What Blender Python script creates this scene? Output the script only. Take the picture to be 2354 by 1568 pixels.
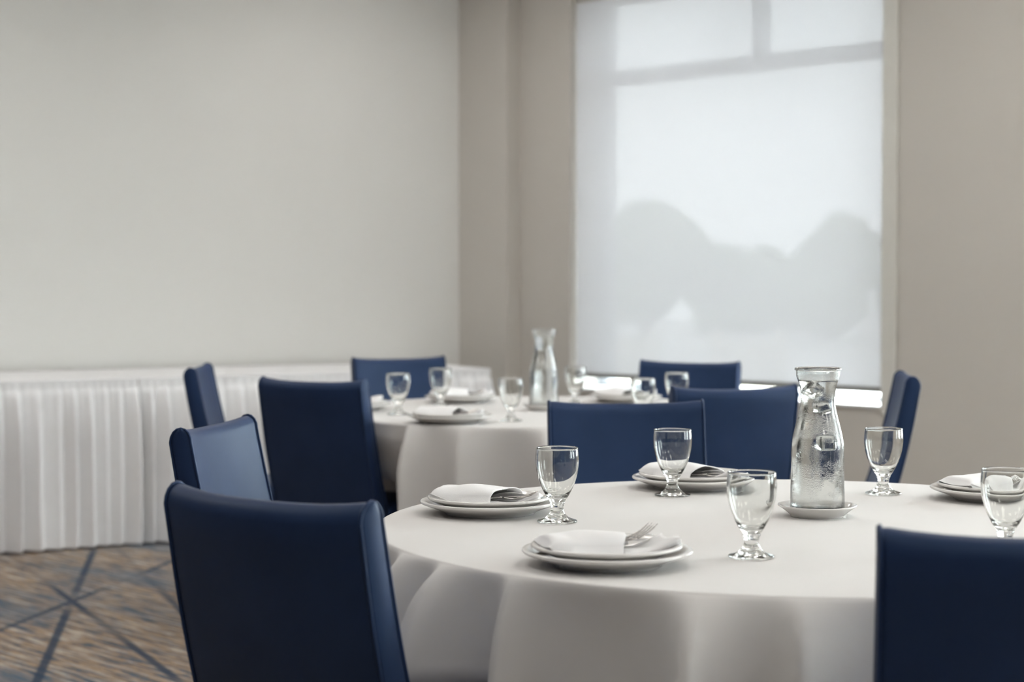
import bpy, bmesh, math, random
from mathutils import Vector, Matrix, noise

for o in list(bpy.data.objects):
    bpy.data.objects.remove(o, do_unlink=True)
scene = bpy.context.scene
C = scene.collection
PI = math.pi
random.seed(7)

# ------------------------------------------------------------------ camera
F_PX, CAM_H, HORIZON = 4100.0, 1.20, 650.0
cam_d = bpy.data.cameras.new('camera')
cam_d.sensor_fit = 'HORIZONTAL'
cam_d.sensor_width = 36.0
cam_d.lens = 36.0 * F_PX / 2354.0
cam_d.clip_start, cam_d.clip_end = 0.05, 300
cam_d.dof.use_dof = True
cam_d.dof.focus_distance = 3.35
cam_d.dof.aperture_fstop = 3.6
cam = bpy.data.objects.new('camera', cam_d)
C.objects.link(cam)
cam.location = (0, 0, CAM_H)
cam.rotation_euler = (PI / 2 - math.atan((784 - HORIZON) / F_PX), 0, 0)
scene.camera = cam

# ------------------------------------------------------------------ sky and exposure
world = bpy.data.worlds.new('overcast_sky')
scene.world = world
world.use_nodes = True
bg = world.node_tree.nodes['Background']
bg.inputs[0].default_value = (0.90, 0.96, 1.0, 1)
bg.inputs[1].default_value = 18.0
PANEL_STRENGTH = 6.4
vs = scene.view_settings
vs.view_transform = 'Standard'
vs.look = 'None'
vs.gamma = 1.0
vs.exposure = 0.07
vs.use_curve_mapping = False
cy = scene.cycles
cy.max_bounces = 10
cy.transmission_bounces = 8
cy.transparent_max_bounces = 8
cy.diffuse_bounces = 3
cy.glossy_bounces = 4
cy.use_adaptive_sampling = True
cy.adaptive_threshold = 0.2
cy.use_light_tree = False
cy.adaptive_min_samples = 16
cy.sample_clamp_indirect = 8.0
cy.blur_glossy = 0.3

# ------------------------------------------------------------------ materials
M = {}
def new_mat(name):
    m = bpy.data.materials.new(name)
    m.use_nodes = True
    nt = m.node_tree
    b = nt.nodes['Principled BSDF']
    M[name] = m
    return m, nt, b

def N(nt, kind, **kw):
    n = nt.nodes.new(kind)
    for k, v in kw.items():
        if k in n.inputs:
            n.inputs[k].default_value = v
        else:
            setattr(n, k, v)
    return n

def L(nt, a, b):
    nt.links.new(a, b)

def simple(name, col, rough=0.5, metal=0.0, spec=0.5, var=0.06, scale=20, bump=0.0, bscale=300, coat=0.0, sheen=0.0, stretch=None):
    m, nt, b = new_mat(name)
    tc = N(nt, 'ShaderNodeTexCoord')
    src = tc.outputs['Object']
    if stretch:
        mp = N(nt, 'ShaderNodeMapping')
        mp.inputs['Scale'].default_value = stretch
        L(nt, src, mp.inputs['Vector'])
        src = mp.outputs['Vector']
    nz = N(nt, 'ShaderNodeTexNoise', Scale=scale, Detail=4.0)
    L(nt, src, nz.inputs['Vector'])
    mr = N(nt, 'ShaderNodeMapRange')
    mr.inputs['To Min'].default_value = 1 - var
    mr.inputs['To Max'].default_value = 1 + var
    L(nt, nz.outputs['Fac'], mr.inputs['Value'])
    mx = N(nt, 'ShaderNodeVectorMath', operation='SCALE')
    mx.inputs[0].default_value = col
    L(nt, mr.outputs['Result'], mx.inputs['Scale'])
    L(nt, mx.outputs['Vector'], b.inputs['Base Color'])
    b.inputs['Roughness'].default_value = rough
    b.inputs['Metallic'].default_value = metal
    b.inputs['Specular IOR Level'].default_value = spec
    b.inputs['Coat Weight'].default_value = coat
    b.inputs['Sheen Weight'].default_value = sheen
    if bump > 0:
        nb = N(nt, 'ShaderNodeTexNoise', Scale=bscale, Detail=3.0)
        L(nt, src, nb.inputs['Vector'])
        bp = N(nt, 'ShaderNodeBump', Strength=bump, Distance=0.002)
        L(nt, nb.outputs['Fac'], bp.inputs['Height'])
        L(nt, bp.outputs['Normal'], b.inputs['Normal'])
    return m

simple('wall_paint', (0.61, 0.58, 0.535), rough=0.7, spec=0.3, var=0.015, scale=1.2, bump=0.12, bscale=500)
simple('bounce_cut_wall', (0.13, 0.125, 0.12), rough=0.8, spec=0.2, var=0.05, scale=3, bump=0.2, bscale=300)  # for unseen walls, made dark to cut bounce onto drapes and chair backs
simple('pale_partition_paint', (0.80, 0.80, 0.77), rough=0.7, spec=0.3, var=0.012, scale=1.0, bump=0.12, bscale=500)
simple('ceiling_paint', (0.78, 0.77, 0.75), rough=0.85, spec=0.2, var=0.02, bump=0.2, bscale=200)
simple('trim_paint', (0.72, 0.71, 0.66), rough=0.4, var=0.02)
simple('table_linen', (0.70, 0.682, 0.665), rough=0.85, spec=0.15, var=0.02, scale=6, bump=0.10, bscale=45, sheen=0.05)
simple('skirt_fabric', (0.92, 0.92, 0.93), rough=0.7, spec=0.25, var=0.02, bump=0.05, bscale=400)
simple('napkin_cotton', (0.89, 0.885, 0.885), rough=0.9, spec=0.15, var=0.02, scale=40, bump=0.15, bscale=700)
simple('china', (0.80, 0.785, 0.76), rough=0.04, spec=0.55, var=0.01, scale=5)
simple('steel', (0.46, 0.44, 0.42), rough=0.16, metal=1.0, var=0.04, scale=60)
simple('dark_wood', (0.035, 0.022, 0.016), rough=0.35, var=0.3, scale=12, stretch=(8, 8, 0.7))
simple('table_wood', (0.35, 0.24, 0.15), rough=0.5, var=0.2, scale=10, stretch=(1, 9, 9))
simple('grey_metal', (0.30, 0.31, 0.32), rough=0.4, metal=0.7, var=0.05)
simple('frame_aluminium', (0.36, 0.38, 0.40), rough=0.45, metal=0.3, var=0.04)
simple('rail_grey', (0.22, 0.22, 0.21), rough=0.5, var=0.04)
simple('sill_white', (0.80, 0.80, 0.79), rough=0.35, var=0.02)
simple('concrete', (0.58, 0.57, 0.55), rough=0.9, var=0.10, scale=3)
simple('lawn_green', (0.16, 0.30, 0.05), rough=0.95, var=0.35, scale=8)
simple('leaf_green', (0.13, 0.19, 0.10), rough=0.8, var=0.5, scale=6)  # foliage lightened to stand in for distance haze
simple('bark', (0.09, 0.065, 0.045), rough=0.9, var=0.3, scale=10)
simple('facade_cream', (0.62, 0.58, 0.50), rough=0.9, var=0.05, scale=2)
simple('facade_white', (0.80, 0.80, 0.78), rough=0.9, var=0.03, scale=2)

# navy leatherette with a fine grain
m, nt, b = new_mat('navy_leatherette')
tc = N(nt, 'ShaderNodeTexCoord')
nz = N(nt, 'ShaderNodeTexNoise', Scale=6.0, Detail=5.0)
L(nt, tc.outputs['Object'], nz.inputs['Vector'])
cr = N(nt, 'ShaderNodeValToRGB')
cr.color_ramp.elements[0].position, cr.color_ramp.elements[0].color = 0.3, (0.015, 0.031, 0.084, 1)
cr.color_ramp.elements[1].position, cr.color_ramp.elements[1].color = 0.75, (0.021, 0.041, 0.110, 1)
L(nt, nz.outputs['Fac'], cr.inputs['Fac'])
L(nt, cr.outputs['Color'], b.inputs['Base Color'])
b.inputs['Roughness'].default_value = 0.47
b.inputs['Specular IOR Level'].default_value = 0.28
b.inputs['Specular Tint'].default_value = (0.68, 0.86, 1.0, 1)  # bluish highlights stand in for reflected blue sky
vo = N(nt, 'ShaderNodeTexVoronoi', Scale=420.0)
L(nt, tc.outputs['Object'], vo.inputs['Vector'])
nz2 = N(nt, 'ShaderNodeTexNoise', Scale=14.0, Detail=2.0)
L(nt, tc.outputs['Object'], nz2.inputs['Vector'])
ad = N(nt, 'ShaderNodeMath', operation='MULTIPLY_ADD')
ad.inputs[1].default_value = 0.35
L(nt, vo.outputs['Distance'], ad.inputs[0])
L(nt, nz2.outputs['Fac'], ad.inputs[2])
bp = N(nt, 'ShaderNodeBump', Strength=0.10, Distance=0.004)
L(nt, ad.outputs['Value'], bp.inputs['Height'])
L(nt, bp.outputs['Normal'], b.inputs['Normal'])

# clear glass, water, ice
def glass(name, ior, col, rough=0.0, bump=0.0, bscale=60):
    m, nt, b = new_mat(name)
    nt.nodes.remove(b)
    g = N(nt, 'ShaderNodeBsdfGlass', IOR=ior, Roughness=rough)
    g.inputs['Color'].default_value = (*col, 1)
    L(nt, g.outputs[0], nt.nodes['Material Output'].inputs['Surface'])
    tc = N(nt, 'ShaderNodeTexCoord')
    nz = N(nt, 'ShaderNodeTexNoise', Scale=bscale, Detail=3.0)
    L(nt, tc.outputs['Object'], nz.inputs['Vector'])
    bp = N(nt, 'ShaderNodeBump', Strength=bump, Distance=0.002)
    L(nt, nz.outputs['Fac'], bp.inputs['Height'])
    L(nt, bp.outputs['Normal'], g.inputs['Normal'])
    return m
glass('goblet_glass', 1.47, (0.985, 0.99, 0.985), bump=0.02, bscale=30)
glass('water', 1.33, (0.985, 0.99, 0.99), bump=0.02, bscale=40)
glass('ice', 1.20, (0.97, 0.98, 0.98), rough=0.12, bump=0.5, bscale=120)
# carafe glass: wet with condensation (droplet relief + patches of fine frosting)
m, nt, b = new_mat('wet_glass')
nt.nodes.remove(b)
g = N(nt, 'ShaderNodeBsdfGlass', IOR=1.47)
g.inputs['Color'].default_value = (0.98, 0.985, 0.98, 1)
tc = N(nt, 'ShaderNodeTexCoord')
mp = N(nt, 'ShaderNodeMapping')
mp.inputs['Scale'].default_value = (1, 1, 0.75)
L(nt, tc.outputs['Object'], mp.inputs['Vector'])
vo = N(nt, 'ShaderNodeTexVoronoi', Scale=620.0)
L(nt, mp.outputs['Vector'], vo.inputs['Vector'])
drop = N(nt, 'ShaderNodeMapRange')
drop.inputs['From Min'].default_value, drop.inputs['From Max'].default_value = 0.1, 0.55
drop.inputs['To Min'].default_value, drop.inputs['To Max'].default_value = 1.0, 0.0
L(nt, vo.outputs['Distance'], drop.inputs['Value'])
big = N(nt, 'ShaderNodeTexNoise', Scale=45.0, Detail=3.0)
L(nt, tc.outputs['Object'], big.inputs['Vector'])
ramp = N(nt, 'ShaderNodeMapRange')
ramp.inputs['From Min'].default_value, ramp.inputs['From Max'].default_value = 0.42, 0.62
L(nt, big.outputs['Fac'], ramp.inputs['Value'])
mul = N(nt, 'ShaderNodeMath', operation='MULTIPLY')
L(nt, drop.outputs['Result'], mul.inputs[0])
L(nt, ramp.outputs['Result'], mul.inputs[1])
bp = N(nt, 'ShaderNodeBump', Strength=0.20, Distance=0.0008)
L(nt, mul.outputs['Value'], bp.inputs['Height'])
L(nt, bp.outputs['Normal'], g.inputs['Normal'])
rr = N(nt, 'ShaderNodeMapRange')
rr.inputs['From Min'].default_value, rr.inputs['From Max'].default_value = 0.4, 0.7
rr.inputs['To Min'].default_value, rr.inputs['To Max'].default_value = 0.03, 0.20
L(nt, big.outputs['Fac'], rr.inputs['Value'])
L(nt, rr.outputs['Result'], g.inputs['Roughness'])
L(nt, g.outputs[0], nt.nodes['Material Output'].inputs['Surface'])

# window pane: clear with a faint reflection
m, nt, b = new_mat('window_glass')
nt.nodes.remove(b)
t1 = N(nt, 'ShaderNodeBsdfTransparent')
t1.inputs[0].default_value = (0.93, 0.97, 0.95, 1)
g1 = N(nt, 'ShaderNodeBsdfGlossy', Roughness=0.02)
fr = N(nt, 'ShaderNodeFresnel', IOR=1.45)
mx = N(nt, 'ShaderNodeMixShader')
L(nt, fr.outputs[0], mx.inputs[0]); L(nt, t1.outputs[0], mx.inputs[1]); L(nt, g1.outputs[0], mx.inputs[2])
L(nt, mx.outputs[0], nt.nodes['Material Output'].inputs['Surface'])

# roller shade: open-weave screen cloth, partly see-through, partly glowing with daylight
m, nt, b = new_mat('shade_fabric')
nt.nodes.remove(b)
tc = N(nt, 'ShaderNodeTexCoord')
mp = N(nt, 'ShaderNodeMapping')
mp.inputs['Scale'].default_value = (40, 40, 3)
L(nt, tc.outputs['Object'], mp.inputs['Vector'])
nz = N(nt, 'ShaderNodeTexNoise', Scale=3.0, Detail=4.0)
L(nt, mp.outputs['Vector'], nz.inputs['Vector'])
mr = N(nt, 'ShaderNodeMapRange')
mr.inputs['To Min'].default_value, mr.inputs['To Max'].default_value = 0.0100, 0.0130
L(nt, nz.outputs['Fac'], mr.inputs['Value'])
tr = N(nt, 'ShaderNodeBsdfTransparent')
tl = N(nt, 'ShaderNodeBsdfTranslucent'); tl.inputs[0].default_value = (0.80, 0.81, 0.84, 1)
df = N(nt, 'ShaderNodeBsdfDiffuse'); df.inputs[0].default_value = (0.62, 0.62, 0.65, 1)
m1 = N(nt, 'ShaderNodeMixShader'); m1.inputs[0].default_value = 0.963
L(nt, tl.outputs[0], m1.inputs[1]); L(nt, df.outputs[0], m1.inputs[2])
m2 = N(nt, 'ShaderNodeMixShader')
L(nt, mr.outputs['Result'], m2.inputs[0]); L(nt, m1.outputs[0], m2.inputs[1]); L(nt, tr.outputs[0], m2.inputs[2])
L(nt, m2.outputs[0], nt.nodes['Material Output'].inputs['Surface'])

# lamp diffuser
m, nt, b = new_mat('lamp_diffuser')
b.inputs['Base Color'].default_value = (0.9, 0.9, 0.88, 1)
b.inputs['Emission Color'].default_value = (1.0, 0.965, 0.925, 1)
b.inputs['Emission Strength'].default_value = PANEL_STRENGTH

# ------------------------------------------------------------------ room frame
VW = Vector((0.690, -0.724, 0)); VW.normalize()     # along the window wall, towards the camera
NW = Vector((-VW[1] * -1, 0, 0)); NW = Vector((VW.y, -VW.x, 0))   # into the room
UL = Vector((math.sin(math.radians(61)), math.cos(math.radians(61)), 0))  # along the left wall, away
NL = Vector((UL.y, -UL.x, 0))                        # left wall's inward normal
C0 = Vector((-0.297, 9.97, 0))
def PW(a, b, z=0.0):
    return C0 + VW * a + NW * b + Vector((0, 0, z))
ZC = 3.05
WALL_B = -0.105

# carpet: streaks along the window wall, blue over tan, with a net of darker lines
m, nt, b = new_mat('carpet_pattern')
tc = N(nt, 'ShaderNodeTexCoord')
rot = N(nt, 'ShaderNodeMapping')
rot.inputs['Rotation'].default_value = (0, 0, -math.atan2(VW.y, VW.x))
L(nt, tc.outputs['Object'], rot.inputs['Vector'])
st = N(nt, 'ShaderNodeMapping'); st.inputs['Scale'].default_value = (2.6, 34, 1)
L(nt, rot.outputs['Vector'], st.inputs['Vector'])
n1 = N(nt, 'ShaderNodeTexNoise', Scale=1.6, Detail=6.0, Roughness=0.65)
L(nt, st.outputs['Vector'], n1.inputs['Vector'])
cr = N(nt, 'ShaderNodeValToRGB')
e = cr.color_ramp.elements
e[0].position, e[0].color = 0.36, (0.040, 0.062, 0.100, 1)
e[1].position, e[1].color = 0.66, (0.74, 0.66, 0.56, 1)
for p, c in ((0.43, (0.095, 0.125, 0.165, 1)), (0.465, (0.17, 0.125, 0.09, 1)), (0.53, (0.34, 0.25, 0.175, 1)), (0.585, (0.27, 0.255, 0.245, 1))):
    k = e.new(p); k.color = tuple(v * 1.35 for v in c[:3]) + (1,)
L(nt, n1.outputs['Fac'], cr.inputs['Fac'])
# broad blue clouds
n2 = N(nt, 'ShaderNodeTexNoise', Scale=1.1, Detail=3.0)
st2 = N(nt, 'ShaderNodeMapping'); st2.inputs['Scale'].default_value = (0.8, 3.0, 1)
L(nt, rot.outputs['Vector'], st2.inputs['Vector']); L(nt, st2.outputs['Vector'], n2.inputs['Vector'])
r2 = N(nt, 'ShaderNodeMapRange')
r2.inputs['From Min'].default_value, r2.inputs['From Max'].default_value = 0.48, 0.68
r2.inputs['To Max'].default_value = 0.62
L(nt, n2.outputs['Fac'], r2.inputs['Value'])
mxa = N(nt, 'ShaderNodeMix', data_type='RGBA')
L(nt, r2.outputs['Result'], mxa.inputs[0]); L(nt, cr.outputs['Color'], mxa.inputs[6])
mxa.inputs[7].default_value = (0.105, 0.155, 0.215, 1)
# long crossing lines, three families, each broken up by a slow mask
warpn = N(nt, 'ShaderNodeTexNoise', Scale=0.5, Detail=1.0)
L(nt, tc.outputs['Object'], warpn.inputs['Vector'])
prev = None
for fa, (dx, dy, sp, off) in enumerate(((0.936, 0.35, 1.4, -1.14 / 1.4), (0.98, -0.196, 1.3, 2.935 / 1.3), (0.90, 0.437, 1.9, -1.43 / 1.9), (0.986, 0.167, 2.3, 0.52 / 2.3))):
    dt = N(nt, 'ShaderNodeVectorMath', operation='DOT_PRODUCT')
    L(nt, tc.outputs['Object'], dt.inputs[0]); dt.inputs[1].default_value = (dx / sp, dy / sp, 0)
    ad = N(nt, 'ShaderNodeMath', operation='MULTIPLY_ADD'); ad.inputs[1].default_value = 0.0
    L(nt, warpn.outputs['Fac'], ad.inputs[0]); L(nt, dt.outputs['Value'], ad.inputs[2])
    a2 = N(nt, 'ShaderNodeMath', operation='ADD'); a2.inputs[1].default_value = 50 + off
    L(nt, ad.outputs[0], a2.inputs[0])
    pp = N(nt, 'ShaderNodeMath', operation='PINGPONG'); pp.inputs[1].default_value = 0.5
    L(nt, a2.outputs[0], pp.inputs[0])
    ln_ = N(nt, 'ShaderNodeMapRange')
    ln_.inputs['From Min'].default_value, ln_.inputs['From Max'].default_value = 0.010 / sp, 0.020 / sp
    ln_.inputs['To Min'].default_value, ln_.inputs['To Max'].default_value = 1.0, 0.0
    L(nt, pp.outputs[0], ln_.inputs['Value'])
    mk = N(nt, 'ShaderNodeTexNoise', Scale=0.9, Detail=1.0)
    mv = N(nt, 'ShaderNodeMapping'); mv.inputs['Location'].default_value = (7.3 * fa, 3.1 * fa, 0)
    L(nt, tc.outputs['Object'], mv.inputs['Vector']); L(nt, mv.outputs['Vector'], mk.inputs['Vector'])
    mr_ = N(nt, 'ShaderNodeMapRange')
    mr_.inputs['From Min'].default_value, mr_.inputs['From Max'].default_value = 0.44, 0.52
    mr_.inputs['To Min'].default_value, mr_.inputs['To Max'].default_value = 0.25, 0.9
    L(nt, mk.outputs['Fac'], mr_.inputs['Value'])
    mu = N(nt, 'ShaderNodeMath', operation='MULTIPLY')
    L(nt, ln_.outputs['Result'], mu.inputs[0]); L(nt, mr_.outputs['Result'], mu.inputs[1])
    if prev is None:
        prev = mu
    else:
        mxm = N(nt, 'ShaderNodeMath', operation='MAXIMUM')
        L(nt, prev.outputs[0], mxm.inputs[0]); L(nt, mu.outputs[0], mxm.inputs[1])
        prev = mxm
mxb = N(nt, 'ShaderNodeMix', data_type='RGBA')
L(nt, prev.outputs[0], mxb.inputs[0]); L(nt, mxa.outputs[2], mxb.inputs[6])
mxb.inputs[7].default_value = (0.045, 0.070, 0.110, 1)
L(nt, mxb.outputs[2], b.inputs['Base Color'])
b.inputs['Roughness'].default_value = 0.95
b.inputs['Specular IOR Level'].default_value = 0.1
pile = N(nt, 'ShaderNodeTexNoise', Scale=260.0, Detail=2.0)
L(nt, tc.outputs['Object'], pile.inputs['Vector'])
bp = N(nt, 'ShaderNodeBump', Strength=0.5, Distance=0.004)
L(nt, pile.outputs['Fac'], bp.inputs['Height']); L(nt, bp.outputs['Normal'], b.inputs['Normal'])

# ------------------------------------------------------------------ mesh helpers
def mesh_obj(name, verts, faces, mat, parent=None, smooth=False):
    me = bpy.data.meshes.new(name)
    me.from_pydata([tuple(v) for v in verts], [], faces)
    me.update()
    if smooth:
        for p in me.polygons:
            p.use_smooth = True
    if mat:
        me.materials.append(M[mat])
    o = bpy.data.objects.new(name, me)
    C.objects.link(o)
    if parent:
        o.parent = parent
    return o

def bm_obj(name, bm, mat, parent=None, smooth=False, recalc=True):
    if recalc:
        bmesh.ops.recalc_face_normals(bm, faces=bm.faces)
    me = bpy.data.meshes.new(name)
    bm.to_mesh(me); bm.free()
    if smooth:
        for p in me.polygons:
            p.use_smooth = True
    me.materials.append(M[mat])
    o = bpy.data.objects.new(name, me)
    C.objects.link(o)
    if parent:
        o.parent = parent
    return o

def add_box(bm, cx, cy, cz, sx, sy, sz, bevel=0.0, mat=None):
    r = bmesh.ops.create_cube(bm, size=1.0)
    vs_ = r['verts']
    for v in vs_:
        v.co = Vector((v.co.x * sx + cx, v.co.y * sy + cy, v.co.z * sz + cz))
        if mat is not None:
            v.co = mat @ v.co
    if bevel > 0:
        ed = list({e for v in vs_ for e in v.link_edges})
        bmesh.ops.bevel(bm, geom=ed, offset=bevel, segments=2, profile=0.5, affect='EDGES')

def box(name, c, s, mat, parent=None, bevel=0.0):
    bm = bmesh.new()
    add_box(bm, *c, *s, bevel=bevel)
    return bm_obj(name, bm, mat, parent)

def add_hex(bm, pts):
    """pts: 4 bottom corners then 4 top corners"""
    v = [bm.verts.new(p) for p in pts]
    for f in ((0, 1, 2, 3), (4, 5, 6, 7), (0, 1, 5, 4), (1, 2, 6, 5), (2, 3, 7, 6), (3, 0, 4, 7)):
        bm.faces.new([v[i] for i in f])

def wall_block(bm, a0, a1, b0, b1, z0, z1):
    add_hex(bm, [PW(a0, b0, z0), PW(a1, b0, z0), PW(a1, b1, z0), PW(a0, b1, z0),
                 PW(a0, b0, z1), PW(a1, b0, z1), PW(a1, b1, z1), PW(a0, b1, z1)])

def wblock(name, a0, a1, b0, b1, z0, z1, mat, parent=None):
    bm = bmesh.new()
    wall_block(bm, a0, a1, b0, b1, z0, z1)
    return bm_obj(name, bm, mat, parent)

def lathe(name, prof, mat, parent=None, n=64, closed_axis=True):
    """prof: list of (r, z); r = 0 points close on the axis"""
    verts, rings = [], []
    for r, z in prof:
        if r < 1e-6:
            rings.append([len(verts)]); verts.append((0, 0, z))
        else:
            rings.append(list(range(len(verts), len(verts) + n)))
            for k in range(n):
                a = 2 * PI * k / n
                verts.append((r * math.cos(a), r * math.sin(a), z))
    faces = []
    for A, B in zip(rings[:-1], rings[1:]):
        if len(A) == 1 and len(B) == 1:
            continue
        for k in range(n):
            k2 = (k + 1) % n
            if len(A) == 1:
                faces.append((A[0], B[k2], B[k]))
            elif len(B) == 1:
                faces.append((A[k], A[k2], B[0]))
            else:
                faces.append((A[k], A[k2], B[k2], B[k]))
    o = mesh_obj(name, verts, faces, mat, parent, smooth=True)
    bm = bmesh.new(); bm.from_mesh(o.data)
    bmesh.ops.recalc_face_normals(bm, faces=bm.faces)
    bm.to_mesh(o.data); bm.free()
    return o

def smooth_prof(pts, sub=4):
    """Catmull-Rom through (r, z) points"""
    out = []
    n = len(pts)
    for i in range(n - 1):
        p0, p1, p2, p3 = pts[max(i - 1, 0)], pts[i], pts[i + 1], pts[min(i + 2, n - 1)]
        for s in range(sub):
            t = s / sub
            out.append(tuple(0.5 * ((2 * p1[k]) + (-p0[k] + p2[k]) * t + (2 * p0[k] - 5 * p1[k] + 4 * p2[k] - p3[k]) * t * t
                                    + (-p0[k] + 3 * p1[k] - 3 * p2[k] + p3[k]) * t ** 3) for k in range(2)))
    out.append(pts[-1])
    return [(max(r, 0.0), z) for r, z in out]

def tube_path(bm, pts, r, n=6, closed=False):
    rings = []
    m_ = len(pts)
    for i, p in enumerate(pts):
        if closed:
            t = pts[(i + 1) % m_] - pts[i - 1]
        else:
            t = pts[min(i + 1, m_ - 1)] - pts[max(i - 1, 0)]
        t.normalize()
        up = Vector((1, 0, 0)) if abs(t.x) < 0.9 else Vector((0, 0, 1))
        s = t.cross(up).normalized(); q = t.cross(s)
        rings.append([bm.verts.new(p + s * r * math.cos(2 * PI * k / n) + q * r * math.sin(2 * PI * k / n)) for k in range(n)])
    rng = range(m_) if closed else range(m_ - 1)
    for i in rng:
        A, B = rings[i], rings[(i + 1) % m_]
        for k in range(n):
            bm.faces.new((A[k], A[(k + 1) % n], B[(k + 1) % n], B[k]))
    if not closed:
        bm.faces.new(rings[0]); bm.faces.new(rings[-1])

def empty(name, loc, rz=0.0):
    o = bpy.data.objects.new(name, None)
    o.empty_display_size = 0.1
    C.objects.link(o)
    o.location = loc
    o.rotation_euler = (0, 0, rz)
    return o

def tag(o, label, cat, group=None):
    o['label'] = label; o['category'] = cat
    if group:
        o['group'] = group
    return o

def struct(o, label=None):
    o['kind'] = 'structure'
    if label:
        o['label'] = label
    return o

def copy_tree(o, parent=None):
    c = o.copy(); C.objects.link(c)
    c.parent = parent
    for ch in list(o.children):
        copy_tree(ch, c)
    return c

def cat_of(o, c):
    o['category'] = c
    return o

# ------------------------------------------------------------------ room shell
A_END, LEFT_LEN = 14.0, 9.0
pA = C0 - UL * LEFT_LEN
pB = C0 + VW * A_END
pD = pA + VW * A_END
def prism(name, pts, z0, z1, mat):
    bm = bmesh.new()
    lo = [bm.verts.new((p.x, p.y, z0)) for p in pts]
    hi = [bm.verts.new((p.x, p.y, z1)) for p in pts]
    bm.faces.new(lo); bm.faces.new(hi)
    for i in range(len(pts)):
        j = (i + 1) % len(pts)
        bm.faces.new((lo[i], lo[j], hi[j], hi[i]))
    return bm_obj(name, bm, mat)
out = 0.35
quad = [C0 - NL * 0 + (-NW + UL) * 0.3, pB - NW * out + VW * out, pD + VW * out - UL * out, pA - UL * out - NL * out]
cat_of(struct(prism('floor', quad, -0.12, 0.0, 'carpet_pattern'), 'carpet of tan and blue streaks crossed by dark blue lines'), 'carpet')
cat_of(struct(prism('ceiling', quad, ZC, ZC + 0.15, 'ceiling_paint'), 'plain white ceiling above the dining tables'), 'ceiling')
cat_of(struct(prism('wall_left', [C0, pA, pA - NL * 0.2, C0 - NL * 0.2], 0, ZC, 'pale_partition_paint'), 'plain pale wall behind the long white-skirted tables'), 'wall')
cat_of(struct(prism('wall_back', [pA, pD, pD - VW * 0 - NW * -0.2, pA + NW * 0.2], 0, ZC, 'bounce_cut_wall'), 'unseen wall behind the viewer, darkened to cut bounced light'), 'wall')
cat_of(struct(prism('wall_end', [pB, pD, pD + VW * 0.2, pB + VW * 0.2], 0, ZC, 'bounce_cut_wall'), 'unseen end wall of the room, darkened to cut bounced light'), 'wall')

Z_SILL, Z_HEAD = 0.632, 2.75
OPEN = [(0.766, 2.745), (4.05, 6.03), (7.35, 9.33), (10.65, 12.63)]  # all but the first opening are unseen, added for daylight from the right
WALL_T = 0.30
bm = bmesh.new()
xs = [0.0] + [x for p in OPEN for x in p] + [A_END]
for i in range(0, len(xs), 2):
    wall_block(bm, xs[i], xs[i + 1], WALL_B - WALL_T, WALL_B, 0, ZC)
for a0, a1 in OPEN:
    wall_block(bm, a0, a1, WALL_B - WALL_T, WALL_B, 0, Z_SILL)
    wall_block(bm, a0, a1, WALL_B - WALL_T, WALL_B, Z_HEAD, ZC)
cat_of(struct(bm_obj('wall_right', bm, 'wall_paint'), 'plain beige wall holding the tall shaded window'), 'wall')
cat_of(struct(wblock('wall_column', 0.0, 0.39, WALL_B, 0.0, 0, ZC, 'wall_paint'), 'shallow beige column in the corner beside the window'), 'column')
# right edge of the opening: slim strip, paler than the wall
def bev_block(name, a0, a1, b0, b1, z0, z1, mat, bev, parent=None):
    bm = bmesh.new()
    wall_block(bm, a0, a1, b0, b1, z0, z1)
    bmesh.ops.bevel(bm, geom=list(bm.edges), offset=bev, segments=3, profile=0.5, affect='EDGES')
    return bm_obj(name, bm, mat, parent, smooth=False)
cat_of(struct(bev_block('edge_strip', 2.745, 2.825, WALL_B, WALL_B + 0.014, Z_SILL - 0.03, Z_HEAD + 0.05, 'trim_paint', 0.006), 'slim pale strip down the side of the shaded window'), 'trim')
for i, (p0, p1) in enumerate(((0.39, 13.9),)):
    struct(wblock('baseboard_right', p0, p1, WALL_B, WALL_B + 0.014, 0.0, 0.10, 'trim_paint'))
bm = bmesh.new()
q0, q1 = C0 - UL * 0.02, pA + UL * 0.02
add_hex(bm, [q0, q1, q1 + NL * 0.014, q0 + NL * 0.014] + [p + Vector((0, 0, 0.10)) for p in (q0, q1, q1 + NL * 0.014, q0 + NL * 0.014)])
struct(bm_obj('baseboard_left', bm, 'trim_paint'))

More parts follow.
